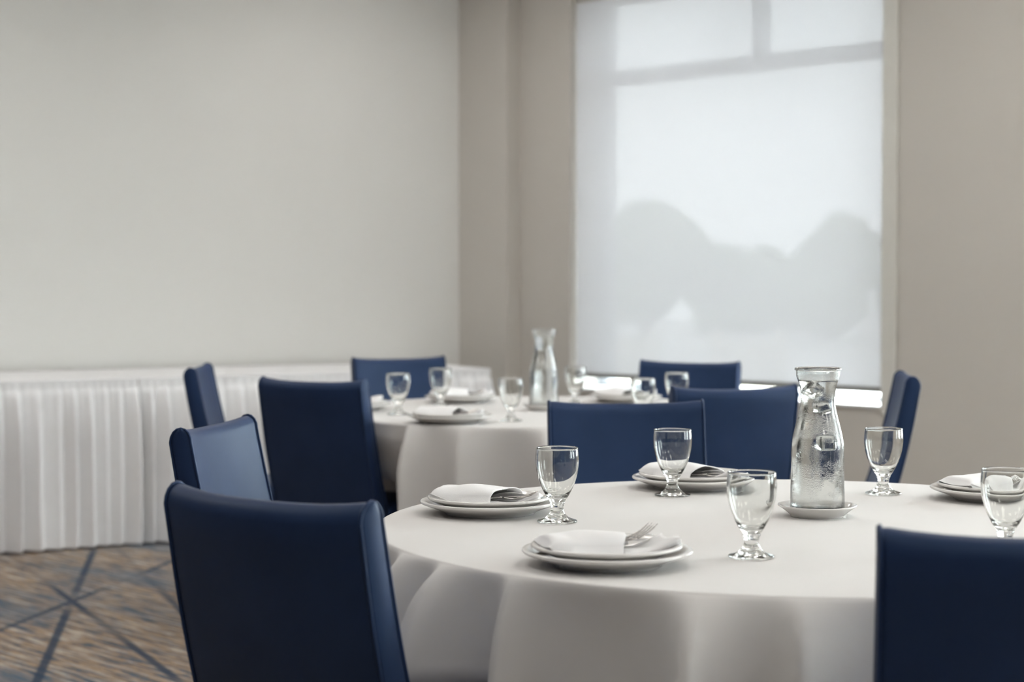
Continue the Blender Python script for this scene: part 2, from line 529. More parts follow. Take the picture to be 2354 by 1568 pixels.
def make_window(idx, a0, a1):
    root = struct(empty('window_%d' % idx, PW((a0 + a1) / 2, WALL_B, 0)))
    T = Matrix.Translation(-root.location)
    zt0, zt1 = 2.25, 2.325
    b0, b1 = WALL_B - 0.29, WALL_B - 0.22
    def part(name, *dim, mat='frame_aluminium'):
        o = wblock(name, *dim, mat, root)
        o.data.transform(T)
        return o
    fw = 0.07
    part('frame_jamb', a0, a0 + fw, b0, b1, Z_SILL, Z_HEAD)
    part('frame_jamb', a1 - fw, a1, b0, b1, Z_SILL, Z_HEAD)
    part('frame_head', a0 + fw, a1 - fw, b0, b1, Z_HEAD - fw, Z_HEAD)
    part('frame_bottom', a0 + fw, a1 - fw, b0, b1, Z_SILL, Z_SILL + 0.035)
    part('transom', a0 + fw, a1 - fw, b0, b1, zt0, zt1)
    am = a0 + 0.545 * (a1 - a0)
    part('mullion', am - 0.033, am + 0.033, b0, b1, zt1, Z_HEAD - fw)
    bg0, bg1 = WALL_B - 0.262, WALL_B - 0.256
    for x0, x1, z0, z1 in ((a0 + fw, a1 - fw, Z_SILL + 0.035, zt0), (a0 + fw, am - 0.033, zt1, Z_HEAD - fw), (am + 0.033, a1 - fw, zt1, Z_HEAD - fw)):
        o = mesh_obj('pane', [PW(x0, bg0, z0), PW(x1, bg0, z0), PW(x1, bg0, z1), PW(x0, bg0, z1)], [(0, 1, 2, 3)], 'window_glass', root)
        o.data.transform(T)
    part('sill', a0 + 0.001, a1 - 0.001, b1, WALL_B + 0.012, Z_SILL - 0.002, Z_SILL + 0.012, mat='sill_white')
    return root
def make_shade(a0, a1, label, zb=0.720):
    root = empty('roller_shade', PW((a0 + a1) / 2, WALL_B - 0.05, zb))
    T = Matrix.Translation(-root.location)
    x0, x1, bb = a0 + 0.0005, a1 - 0.0005, WALL_B - 0.05
    zt = Z_HEAD - 0.07
    verts, faces = [], []
    nx, nz_ = 24, 30
    for j in range(nz_ + 1):
        for i in range(nx + 1):
            u, v = i / nx, j / nz_
            verts.append(PW(x0 + (x1 - x0) * u, bb + 0.002 * math.sin(u * 7) * (1 - v), zb + (zt - zb) * v) - root.location)
    for j in range(nz_):
        for i in range(nx):
            k = j * (nx + 1) + i
            faces.append((k, k + 1, k + nx + 2, k + nx + 1))
    mesh_obj('fabric', verts, faces, 'shade_fabric', root, smooth=True)
    o = wblock('bottom_rail', x0, x1, bb - 0.009, bb + 0.009, zb - 0.022, zb + 0.004, 'rail_grey', root); o.data.transform(T)
    bm = bmesh.new()
    tube_path(bm, [PW(x0, bb - 0.02, zt + 0.02) - root.location, PW(x1, bb - 0.02, zt + 0.02) - root.location], 0.028, n=16)
    bm_obj('roller_tube', bm, 'trim_paint', root, smooth=True)
    tag(root, label, 'roller shade', 'roller shades over the windows')
    return root
SH_LABELS = ['translucent white roller shade pulled down over the tall window beyond the tables',
             'white roller shade rolled up for daylight on the unseen window next along the beige wall',
             'white roller shade rolled up for daylight on the unseen third window of the beige wall',
             'white roller shade rolled up for daylight on the unseen last window of the beige wall']
for i, (a0, a1) in enumerate(OPEN):
    make_window(i + 1, a0, a1)
    make_shade(a0, a1, SH_LABELS[i], 0.720 if i == 0 else 2.30)  # shades on the unseen windows are raised to let in more side light

# ------------------------------------------------------------------ ceiling lights: unseen panels, laid out to get the room's brightness
first = None
ROWN = ['by the window wall', 'along the middle of the room', 'added along the back wall for fill']
COLN = ['first', 'second', 'third', 'fourth', 'fifth']
for ri, (bq, a_off) in enumerate(((1.2, 1.2), (3.5, 0.65), (6.0, 0.3))):  # back row added as fill for the hanging cloth
    for ci in range(5):
        aq = a_off + 2.6 * ci
        p = PW(aq, bq, ZC)
        if first is None:
            first = empty('unseen_ceiling_light', p, math.atan2(VW.y, VW.x))
            bm = bmesh.new()
            for sx, sy, cx, cy_ in ((1.26, 0.03, 0, 0.315), (1.26, 0.03, 0, -0.315), (0.03, 0.60, 0.615, 0), (0.03, 0.60, -0.615, 0)):
                add_box(bm, cx, cy_, -0.012, sx, sy, 0.024)
            bm_obj('frame', bm, 'sill_white', first)
            box('diffuser', (0, 0, -0.008), (1.20, 0.60, 0.010), 'lamp_diffuser', first)
            o = first
        else:
            o = copy_tree(first)
        o.location = p
        o.rotation_euler = (0, 0, math.atan2(VW.y, VW.x))
        tag(o, '%s unseen rectangular ceiling light from the corner in the row %s' % (COLN[ci], ROWN[ri]), 'ceiling light', 'ceiling lights')

# ------------------------------------------------------------------ long skirted tables along the left wall
T0 = Vector((-2.253, 7.85, 0))         # on the line of the skirt's front
TAB_Z, TAB_D = 0.765, 0.875
def PT(t, q, z=0.0):
    return T0 + UL * t - NL * q + Vector((0, 0, z))
def pleat(s, seed):
    w = 0.078
    ph = s / w + 0.55 * noise.noise(Vector((s * 5.0, seed, 0.3))) + 0.8 * noise.noise(Vector((s * 1.3, seed, 7.3)))
    return ph
def skirt(name, path, z0, z1, parent, seed):
    """path: list of (point, normal) pairs giving straight runs [(p0, p1, n), ...]"""
    verts, faces = [], []
    rows = [0, 0.02, 0.045, 0.06, 0.075, 0.10, 0.14, 0.2, 0.3, 0.42, 0.55, 0.7, 0.85, 1.0]
    cols = []
    s_acc = 0.0
    for ri_, (p0, p1, n) in enumerate(path):
        ln = (p1 - p0).length
        k = max(int(ln / 0.005), 2)
        for i in range(k + 1):
            if ri_ and i == 0:
                continue
            f = i / k
            nn = n
            cols.append((p0.lerp(p1, f), nn, s_acc + ln * f))
        s_acc += ln
    for r_ in rows:
        z = z1 + (z0 - z1) * r_
        for (p, n, s) in cols:
            ph = pleat(s, seed)
            frac = ph - math.floor(ph)
            cell = math.floor(ph)
            amp_c = 0.75 + 0.5 * noise.cell(Vector((cell + 0.5, seed + 0.5, 0.5)))
            lobe = (frac / 0.74) ** 1.15 if frac < 0.74 else 0.5 + 0.5 * math.cos(PI * (frac - 0.74) / 0.26)
            fine = abs(math.sin(PI * ph * 2.0 + 0.6))
            if r_ <= 0.05:
                off = 0.002 + 0.0025 * fine
            else:
                grow = min((r_ - 0.05) / 0.22, 1.0)
                off = 0.004 + (0.008 + 0.058 * grow * amp_c) * lobe + 0.004 * fine * (1 - grow) + 0.018 * max(r_ - 0.3, 0)
            if abs(r_ - 0.06) < 0.001:
                off *= 0.35
            sway = 0.010 * noise.noise(Vector((s * 3.1, r_ * 2.0, seed + 4))) * r_
            verts.append(p + n * (off + sway) + Vector((0, 0, z)) + (n.cross(Vector((0, 0, 1)))) * 0.010 * noise.noise(Vector((s * 9, r_ * 1.5, seed))) * r_)
    nc = len(cols)
    for j in range(len(rows) - 1):
        for i in range(nc - 1):
            k = j * nc + i
            faces.append((k, k + 1, k + nc + 1, k + nc))
    o = mesh_obj(name, verts, faces, 'skirt_fabric', parent, smooth=True)
    return o
LT_LABELS = ['long white-skirted banquet table at the near end of the row along the wall',
             'long white-skirted banquet table running into the corner beside the column']
CL_LABELS = ['white cloth covering the top of the long table near the picture edge',
             'white cloth covering the top of the long table beside the corner column']
for ti, (t0, t1) in enumerate(((-1.21, 0.6195), (0.6205, 2.45))):
    base = PT((t0 + t1) / 2, TAB_D / 2)
    root = empty('banquet_table', base, math.atan2(UL.y, UL.x))
    tag(root, LT_LABELS[ti], 'table', 'long skirted tables along the wall')
    ln = t1 - t0
    box('tabletop', (0, 0, TAB_Z - 0.020), (ln - 0.02, TAB_D - 0.02, 0.030), 'table_wood', root, 0.004)
    for sx in (-1, 1):
        for sy in (-1, 1):
            bm = bmesh.new()
            tube_path(bm, [Vector((sx * (ln / 2 - 0.2), sy * 0.36, 0)), Vector((sx * (ln / 2 - 0.2), sy * 0.36, TAB_Z - 0.035))], 0.016, n=10)
            bm_obj('leg', bm, 'grey_metal', root, smooth=True)
    inv = Matrix.Rotation(-math.atan2(UL.y, UL.x), 4, 'Z') @ Matrix.Translation(-base)
    runs = [(PT(t0 + 0.001, 0), PT(t1 - 0.001, 0), NL)]
    if ti == 1:
        runs.append((PT(t1, 0.0), PT(t1, TAB_D), UL))
    sk = skirt('table_skirt', runs, 0.012, TAB_Z - 0.001, root, ti * 3.7 + 1.0)
    sk.data.transform(inv)
    sk['label'] = 'gathered white table skirt'
    bm = bmesh.new()
    add_box(bm, 0, 0, 0.0025, ln - 0.002, TAB_D, 0.005, bevel=0.002)
    cl = bm_obj('tablecloth', bm, 'skirt_fabric')
    cl.location = base + Vector((0, 0, TAB_Z - 0.0045)); cl.rotation_euler = (0, 0, math.atan2(UL.y, UL.x))
    tag(cl, CL_LABELS[ti], 'tablecloth', 'cloths on the long tables')

# ------------------------------------------------------------------ chairs
CH_TOP = 0.888
def chair_profile():
    """closed loop (y, z) of the back slab, facing +y"""
    front, back = [], []
    nz_ = 14
    for i in range(nz_ + 1):
        t = i / nz_
        z = 0.42 + (CH_TOP - 0.028 - 0.42) * t
        yc = -0.205 - 0.115 * t - 0.022 * math.sin(t * PI) * 0.6 - 0.012 * t * t
        th = 0.062 - 0.016 * t
        front.append((yc + th / 2, z)); back.append((yc - th / 2, z))
    yc = (front[-1][0] + back[-1][0]) / 2; r = (front[-1][0] - back[-1][0]) / 2
    cap = [(yc + r * math.cos(a), CH_TOP - 0.028 + 0.028 * math.sin(a)) for a in [PI * k / 8 for k in range(1, 8)]]
    return front + cap + back[::-1]
PROF = chair_profile()
CW = 0.40
def warp(u, y, z):
    """u in [-1, 1] across the chair"""
    k = max((z - 0.42) / (CH_TOP - 0.42), 0)
    return Vector((u * CW / 2 * (1 + 0.0 * k), y + 0.020 * (u * u) * (0.4 + 0.6 * k), z + 0.010 * abs(u) ** 3 * k ** 4))
def make_chair():
    root = empty('dining_chair', (0, 0, 0))
    us = [-1, -0.985, -0.94, -0.8, -0.6, -0.4, -0.2, 0, 0.2, 0.4, 0.6, 0.8, 0.94, 0.985, 1]
    n = len(PROF)
    cyc = sum(p[0] for p in PROF) / n
    verts, faces = [], []
    for u in us:
        e_ = abs(u)
        shrink = 0.0 if e_ < 0.95 else (0.0015 if e_ < 0.99 else 0.005)
        for i, (y, z) in enumerate(PROF):
            y0, z0 = PROF[i - 1]; y1, z1 = PROF[(i + 1) % n]
            ty, tz = y1 - y0, z1 - z0
            l_ = math.hypot(ty, tz) or 1
            ny, nz_ = tz / l_, -ty / l_
            verts.append(warp(u, y - ny * shrink, z - nz_ * shrink))
    for a in range(len(us) - 1):
        for i in range(n):
            j = (i + 1) % n
            if i == n - 1:
                pass
            faces.append((a * n + i, a * n + j, (a + 1) * n + j, (a + 1) * n + i))
    o = mesh_obj('backrest', verts, faces, 'navy_leatherette', root, smooth=True)
    bm = bmesh.new(); bm.from_mesh(o.data); bmesh.ops.recalc_face_normals(bm, faces=bm.faces); bm.to_mesh(o.data); bm.free()
    for s in (-1, 1):
        # side panel: strip between the front and the back outline, slightly bulged
        h = n // 2
        pv, pf = [], []
        rows_ = []
        for i in range(h + 1):
            f_, b_ = PROF[i], PROF[n - 1 - i]
            row = []
            for w_, bul in ((0.07, 0.0), (0.25, 0.003), (0.5, 0.004), (0.75, 0.003), (0.93, 0.0)):
                p = warp(s, f_[0] + (b_[0] - f_[0]) * w_, f_[1] + (b_[1] - f_[1]) * w_)
                p.x += s * (bul - 0.001)
                row.append(len(pv)); pv.append(p)
            rows_.append(row)
        for i in range(h):
            for k in range(4):
                pf.append((rows_[i][k], rows_[i][k + 1], rows_[i + 1][k + 1], rows_[i + 1][k]))
        mesh_obj('side_panel', pv, pf, 'navy_leatherette', root, smooth=True)
        bm = bmesh.new()
        pts = [warp(s * 0.992, y, z) for (y, z) in PROF]
        tube_path(bm, pts, 0.0028, n=6, closed=True)
        bm_obj('piping', bm, 'navy_leatherette', root, smooth=True)
    # seat cushion
    bm = bmesh.new()
    add_box(bm, 0, 0.015, 0.440, CW + 0.02, 0.43, 0.085, bevel=0.022)
    bm_obj('seat', bm, 'navy_leatherette', root, smooth=True)
    bm = bmesh.new()
    add_box(bm, 0, 0.010, 0.375, CW - 0.02, 0.40, 0.05, bevel=0.004)
    bm_obj('seat_rail', bm, 'dark_wood', root)
    for sx in (-1, 1):
        for sy, rake in ((1, 0.0), (-1, -0.05)):
            bm = bmesh.new()
            x, y = sx * (CW / 2 - 0.035), 0.18 * sy
            t_, b_ = 0.021, 0.014
            lo = [Vector((x + dx * b_, y + rake + dy * b_, 0)) for dx, dy in ((-1, -1), (1, -1), (1, 1), (-1, 1))]
            hi = [Vector((x + dx * t_, y + dy * t_, 0.36)) for dx, dy in ((-1, -1), (1, -1), (1, 1), (-1, 1))]
            add_hex(bm, lo + hi)
            bm_obj('leg', bm, 'dark_wood', root)
    return root
TOP_Y = -0.332      # local y of the top of the back
CHAIRS = [
    # top centre, facing, label
    ((-0.363, 2.560), (0.610, 0.790), 'large dark navy chair seen from behind, closest to the camera, beside the front table'),
    ((0.652, 2.166), (0.125, 0.992), 'navy chair cut off by the picture corner, with its back to the camera'),
    ((-0.639, 5.620), (0.500, 0.866), 'tall dark navy chair with its back to us, blocking the end of the rear table'),
    ((-0.665, 3.885), (0.979, -0.204), 'pale-lit blue chair turned sideways just behind the large dark chair'),
    ((-1.161, 6.500), (1.000, 0.020), 'narrow pale-lit blue chair standing against the white skirting, smallest of the side-on chairs'),
    ((-0.472, 7.310), (0.440, -0.900), 'navy chair behind the rear table in front of the corner'),
    ((0.699, 6.940), (-0.420, -0.905), 'navy chair in front of the window, its top against the lowered shade'),
    ((0.662, 5.230), (-0.330, 0.944), 'navy chair with its back to the front table, just left of the big carafe'),
    ((0.291, 4.600), (0.080, -0.997), 'wide navy chair facing us behind the front table, in the middle of the picture'),
    ((1.328, 5.910), (-0.993, 0.115), 'navy chair seen edge-on beside the window wall, right of the big carafe'),
]
proto = None
chair_places = []
for (tx, ty), (fx, fy), lab in CHAIRS:
    if proto is None:
        proto = make_chair(); o = proto
    else:
        o = copy_tree(proto)
    l_ = math.hypot(fx, fy); fx /= l_; fy /= l_
    rz = math.atan2(fy, fx) - PI / 2
    loc = Vector((tx - fx * TOP_Y, ty - fy * TOP_Y, 0))
    o.location = loc
    o.rotation_euler = (0, 0, rz)
    chair_places.append((loc, rz))
    tag(o, lab, 'chair', 'navy dining chairs')

# ------------------------------------------------------------------ round tables and their cloths
TZ = 0.76
RT = 0.755
NEAR = Vector((0.508, 3.234, 0))
FAR = Vector((0.110, 6.157, 0))
def round_table(c, label):
    root = empty('round_table', c)
    tag(root, label, 'table', 'round dining tables')
    lathe('tabletop', [(0, TZ - 0.030), (RT - 0.008, TZ - 0.030), (RT - 0.004, TZ - 0.026), (RT - 0.004, TZ - 0.008), (RT - 0.008, TZ - 0.004), (0, TZ - 0.004)], 'table_wood', root, 96)
    lathe('pedestal', [(0, 0.03), (0.03, 0.03), (0.028, 0.12), (0.028, TZ - 0.05), (0.16, TZ - 0.038), (0.16, TZ - 0.031), (0, TZ - 0.031)], 'grey_metal', root, 32)
    for k in range(4):
        bm = bmesh.new()
        a = PI / 4 + k * PI / 2
        add_box(bm, 0.13, 0, 0.03, 0.26, 0.045, 0.03, bevel=0.006, mat=Matrix.Rotation(a, 4, 'Z'))
        bm_obj('foot', bm, 'grey_metal', root)
    return root
round_table(NEAR, 'round dining table under the white cloth at the front')
round_table(FAR, 'round dining table under the white cloth at the rear, nearer the window')

def seat_limit(c, th, ymax, extra=0.02):
    """largest radius along th that stays clear of the chair seats"""
    best = 9.0
    d = Vector((math.cos(th), math.sin(th), 0))
    for loc, rz in chair_places:
        cs, sn = math.cos(-rz), math.sin(-rz)
        r = 0.30
        while r < 1.1:
            p = c + d * r - loc
            x, y = p.x * cs - p.y * sn, p.x * sn + p.y * cs
            if abs(x) < CW / 2 + 0.01 + extra and -0.45 < y < ymax + extra:
                best = min(best, r)
                break
            r += 0.01
    return best
def table_cloth(c, seed, label, ridges):
    """ridges: list of (angle, strength, half-width) of the hanging folds"""
    nth = 480
    def limits(ymax):
        lim = [seat_limit(c, 2 * PI * k / nth, ymax) for k in range(nth)]
        res = []
        for k in range(nth):
            w = [min(lim[(k + d) % nth], 1.0) for d in range(-9, 10)]
            res.append(min(w) * 0.92 + 0.08 * sum(w) / len(w))
        return res
    lim2, limb = limits(0.235), limits(-0.175)
    verts, faces = [], []
    rtop = [0.0, 0.1, 0.25, 0.4, 0.55, 0.65, 0.70, 0.73, 0.745, RT - 0.004, RT - 0.0008, RT]
    rings = []
    for r in rtop:
        if r == 0:
            rings.append([0]); verts.append(Vector((0, 0, 0))); continue
        ring = []
        for k in range(nth):
            th = 2 * PI * k / nth
            x, y = r * math.cos(th), r * math.sin(th)
            z = 0.0
            if r > RT - 0.002:
                z = -0.0004 if r < RT else -0.0012
            ring.append(len(verts)); verts.append(Vector((x, y, z)))
        rings.append(ring)
    drops = [0.003, 0.008, 0.015, 0.026, 0.042, 0.062, 0.085, 0.115, 0.15, 0.19, 0.235, 0.27, 0.30, 0.33, 0.37, 0.44, 0.52, 0.60, 0.68, 0.735]
    for s in drops:
        ring = []
        for k in range(nth):
            th = 2 * PI * k / nth
            w = 0.0
            for (a, st_, hw) in ridges:
                d = (th - a + PI) % (2 * PI) - PI
                skew = d / (hw * (1.0 if d > 0 else 0.40))
                if abs(skew) < 3:
                    w += st_ * math.exp(-abs(skew) ** 1.25)
            w = min(w, 1.3)
            edge = RT + 0.005 * (1 - math.exp(-s / 0.006))
            flare = 0.080 * (1 - math.exp(-s / 0.05)) + 0.14 * s
            sag = 0.016 * (1 - math.exp(-s / 0.05)) * (1 - w)
            r = edge + flare * w - sag * 0.6
            r += 0.006 * noise.noise(Vector((math.cos(th) * 5, math.sin(th) * 5, s * 3 + seed))) * min(s / 0.1, 1)
            r = min(r, max(limb[k] - 0.006, RT + 0.002 - 0.6 * max(s - 0.06, 0)))
            if s > 0.20:
                f = min((s - 0.20) / 0.045, 1.0)
                f = f * f * (3 - 2 * f)
                lm = max(lim2[k] - 0.012, 0.30)
                if lm < r:
                    r = r + (lm - r) * f
            ring.append(len(verts)); verts.append(Vector((r * math.cos(th), r * math.sin(th), -s)))
        rings.append(ring)
    for A, B in zip(rings[:-1], rings[1:]):
        for k in range(nth):
            k2 = (k + 1) % nth
            if len(A) == 1:
                faces.append((A[0], B[k], B[k2]))
            else:
                faces.append((A[k], B[k], B[k2], A[k2]))
    o = mesh_obj('tablecloth', verts, faces, 'table_linen', None, smooth=True)
    o.location = c + Vector((0, 0, TZ))
    tag(o, label, 'tablecloth', 'cloths on the round tables')
    return o
def rand_ridges(seed, n, keep=None):
    rnd = random.Random(seed)
    out_ = []
    for k in range(n):
        a = 2 * PI * (k + rnd.uniform(-0.28, 0.28)) / n
        if keep and keep(a % (2 * PI)):
            continue
        out_.append((a, rnd.uniform(0.55, 1.1), rnd.uniform(0.07, 0.13)))
    return out_
D_ = math.radians
near_ridges = rand_ridges(3, 20, keep=lambda a: D_(185) < a < D_(300)) + [
    (D_(190), 0.7, 0.10), (D_(206), 0.8, 0.07), (D_(216), 1.0, 0.055), (D_(228), 0.55, 0.05), (D_(251), 1.15, 0.10), (D_(262), 0.7, 0.10), (D_(283), 1.0, 0.10), (D_(300), 0.8, 0.1)]
table_cloth(NEAR, 1.0, 'off-white cloth draped over the round table at the front', near_ridges)
table_cloth(FAR, 5.0, 'off-white cloth draped over the round table at the rear', rand_ridges(11, 20))

# ------------------------------------------------------------------ glassware
HG = 0.138
def goblet_mesh():
    outer = [(0.0, 0.0008), (0.030, 0.0004), (0.0355, 0.0008), (0.0368, 0.0022), (0.0355, 0.0042), (0.0290, 0.0062), (0.0215, 0.0095), (0.0155, 0.0155), (0.0122, 0.0225),
             (0.0117, 0.0280), (0.0128, 0.0335), (0.0145, 0.0362), (0.0140, 0.0385), (0.0172, 0.0430), (0.0228, 0.0520), (0.0283, 0.0630), (0.0340, 0.0780), (0.0380, 0.0940), (0.0398, 0.1100), (0.0398, 0.1200), (0.0388, 0.1340),
             (0.0389, 0.1358), (0.0385, 0.1372), (0.0377, 0.1380)]
    inner = [(0.0369, 0.1373), (0.0364, 0.1360), (0.0364, 0.1340), (0.0374, 0.1200), (0.0374, 0.1100), (0.0357, 0.0940), (0.0316, 0.0780), (0.0255, 0.0630), (0.0185, 0.0530), (0.0100, 0.0480), (0.0, 0.0465)]
    return smooth_prof(outer, 3) + smooth_prof(inner, 3)
gob = lathe('water_goblet', goblet_mesh(), 'goblet_glass', None, 64)
GOB = [
    ((0.383, 2.841), 'clear water goblet standing in front of the big carafe, nearest whole goblet'),
    ((0.083, 3.262), 'clear water goblet beside the plates at the end of the front table'),
    ((0.331, 3.667), 'clear water goblet in front of the wide chair across the front table'),
    ((0.772, 3.697), 'clear water goblet behind the big carafe, before the edge-on chair'),
    ((0.800, 2.880), 'clear water goblet cut off by the picture edge above the corner chair'),
    ((-0.379, 5.93), 'blurred goblet on the rear table before the chair in the corner'),
    ((-0.252, 6.28), 'blurred goblet on the rear table beside the white table skirt end'),
    ((-0.004, 5.65), 'blurred goblet at the front of the rear table, next to the rear carafe'),
    ((0.228, 6.42), 'blurred goblet behind the rear carafe, before the window corner'),
    ((0.413, 5.62), 'blurred goblet rising just above the wide chair, lower of two together'),
    ((0.553, 5.98), 'blurred goblet before the window chair, taller of two together'),
]
for i, ((x, y), lab) in enumerate(GOB):
    o = gob if i == 0 else gob.copy()
    if i:
        C.objects.link(o)
    o.location = (x, y, TZ + 0.0004)
    o.rotation_euler = (0, 0, i * 1.3)
    tag(o, lab, 'glass', 'water goblets on the round tables')

# saucers and carafes
sauc_prof = smooth_prof([(0, 0.0022), (0.044, 0.0022), (0.046, 0.0), (0.050, 0.0), (0.0515, 0.003), (0.058, 0.0085), (0.067, 0.0150), (0.0728, 0.0190), (0.0740, 0.0208), (0.0728, 0.0222), (0.066, 0.0195), (0.059, 0.0140), (0.054, 0.0078), (0.048, 0.0062), (0, 0.0060)], 3)
SA = (NEAR.x + 0.068, NEAR.y + 0.119)
SB = (FAR.x + 0.0, FAR.y - 0.01)
sau = lathe('saucer', sauc_prof, 'china', None, 72)
sau.location = (*SA, TZ + 0.0003)
tag(sau, 'white saucer under the big carafe', 'saucer', 'saucers under the carafes')
s2 = sau.copy(); C.objects.link(s2); s2.location = (*SB, TZ + 0.0003)
tag(s2, 'white saucer under the rear carafe', 'saucer', 'saucers under the carafes')

CARA_OUT = [(0.0, 0.003), (0.038, 0.0015), (0.047, 0.0005), (0.0505, 0.003), (0.0512, 0.008), (0.0505, 0.04), (0.0497, 0.09), (0.0493, 0.120), (0.0480, 0.136), (0.0435, 0.158), (0.0388, 0.176), (0.0345, 0.194), (0.0322, 0.210),
            (0.0325, 0.226), (0.0345, 0.240), (0.0385, 0.2520), (0.0407, 0.2585), (0.0412, 0.2665), (0.0415, 0.2685), (0.0436, 0.2692), (0.0440, 0.2708), (0.0436, 0.2728), (0.0420, 0.2740)]
CARA_IN = [(0.0400, 0.2735), (0.0384, 0.2700), (0.0379, 0.2600), (0.0360, 0.2520), (0.0318, 0.240), (0.0297, 0.226), (0.0294, 0.210), (0.0317, 0.194), (0.0360, 0.176), (0.0408, 0.158), (0.0453, 0.136), (0.0466, 0.120), (0.0470, 0.09), (0.0478, 0.04), (0.0482, 0.018), (0.044, 0.0125), (0.030, 0.0115), (0.0, 0.0120)]
WATER_Z = 0.251
def make_carafe():
    root = empty('water_carafe', (0, 0, 0))
    lathe('glass_body', smooth_prof(CARA_OUT, 3) + smooth_prof(CARA_IN, 3), 'wet_glass', root, 72)
    inn = [(r, z) for r, z in smooth_prof(CARA_IN, 3) if z < WATER_Z]
    prof = [(0, WATER_Z - 0.0006), (inn[0][0] - 0.003, WATER_Z - 0.0006), (inn[0][0] + 0.0006, WATER_Z)] + [(max(r + 0.0006, 0) if r > 0 else 0, z - 0.0006) for r, z in inn]
    lathe('water', prof, 'water', root, 72)
    return root
ca = make_carafe()
ca.location = (*SA, TZ + 0.0066)
ca.rotation_euler = (0, 0, 0.4)
tag(ca, 'big flared glass water carafe beaded with condensation on the front table', 'carafe', 'water carafes')
cb = copy_tree(ca)
cb.location = (*SB, TZ + 0.0066)
cb.rotation_euler = (0, 0, 2.0)
tag(cb, 'blurred flared glass water carafe on the rear table', 'carafe', 'water carafes')
def ice(seed, base, x, y, z, s, lab):
    rnd = random.Random(seed)
    bm = bmesh.new()
    bmesh.ops.create_cube(bm, size=s)
    bmesh.ops.bevel(bm, geom=list(bm.edges), offset=s * 0.16, segments=3, profile=0.5, affect='EDGES')
    for v in bm.verts:
        v.co += v.co.normalized() * s * 0.06 * noise.noise(v.co * 60 + Vector((seed, 0, 0)))
    o = bm_obj('ice_cube', bm, 'ice', None, smooth=True)
    o.rotation_euler = (rnd.uniform(0, 3), rnd.uniform(0, 3), rnd.uniform(0, 3))
    o.location = (base[0] + x, base[1] + y, TZ + 0.0066 + z)
    tag(o, lab, 'ice cube', 'ice cubes in the big carafe')
ice(1, SA, -0.006, 0.004, 0.232, 0.024, 'ice cube at the top of the water in the big carafe')
ice(2, SA, 0.006, -0.004, 0.198, 0.023, 'ice cube in the narrow neck of the big carafe')
ice(3, SA, 0.012, -0.010, 0.132, 0.026, 'ice cube in the shoulder of the big carafe')

# ------------------------------------------------------------------ plates, napkins, cutlery
def plate_profile(R):
    w = R * 0.66
    return smooth_prof([(0, 0.0030), (w - 0.012, 0.0030), (w - 0.008, 0.0), (w - 0.002, 0.0), (w + 0.002, 0.0035), (w + 0.3 * (R - w), 0.0085), (R - 0.010, 0.0165), (R - 0.0015, 0.0200), (R, 0.0222), (R - 0.0010, 0.0245), (R - 0.005, 0.0250),
                        (R - 0.012, 0.0235), (w + 0.35 * (R - w), 0.0150), (w + 0.002, 0.0095), (w - 0.010, 0.0072), (w * 0.5, 0.0066), (0, 0.0066)], 3)
R1, R2 = 0.134, 0.1185
p_big = lathe('dinner_plate', plate_profile(R1), 'china', None, 96)
p_sml = lathe('salad_plate', plate_profile(R2), 'china', None, 96)
ZSTACK = 0.0070 + 0.0066
def plate_top(r):
    """upper surface of the stacked small plate above the cloth"""
    w = R2 * 0.66
    if r < w - 0.008:
        z = 0.0068
    else:
        z = 0.0072 + (min(r, R2) - (w - 0.008)) / (R2 - w + 0.008) * 0.0185
    return ZSTACK + z + 0.0006
HX, HY = 0.104, 0.047          # half size of the folded napkin
def pad_top(x, y):
    r = math.hypot(x, y)
    return plate_top(r) + 0.0075 + 0.0010 * math.sin(x * 40 + y * 30)
def pocket_top(x, y, yl):
    f = max(1 - abs(yl) ** 2.6, 0.0) ** 0.5
    u = (x + HX) / (HX + 0.03)
    h = 0.021 + 0.007 * math.sin(PI * min(max(u, 0), 1) * 0.9)
    return pad_top(x, y) * 0.35 + (plate_top(0.05) + 0.0075) * 0.65 + 0.0005 + h * f
def grid_sheet(bm, fn, nu, nv, thick):
    """fn(u, v) -> Vector top point, bottom is offset by thick in z (fn2 if callable)"""
    top = [[bm.verts.new(fn(i / nu, j / nv)) for i in range(nu + 1)] for j in range(nv + 1)]
    bot = [[bm.verts.new(thick(i / nu, j / nv)) for i in range(nu + 1)] for j in range(nv + 1)]
    for j in range(nv):
        for i in range(nu):
            bm.faces.new((top[j][i], top[j][i + 1], top[j + 1][i + 1], top[j + 1][i]))
            bm.faces.new((bot[j][i], bot[j + 1][i], bot[j + 1][i + 1], bot[j][i + 1]))
    for i in range(nu):
        bm.faces.new((top[0][i], bot[0][i], bot[0][i + 1], top[0][i + 1]))
        bm.faces.new((top[nv][i + 1], bot[nv][i + 1], bot[nv][i], top[nv][i]))
    for j in range(nv):
        bm.faces.new((top[j + 1][0], bot[j + 1][0], bot[j][0], top[j][0]))
        bm.faces.new((top[j][nu], bot[j][nu], bot[j + 1][nu], top[j + 1][nu]))
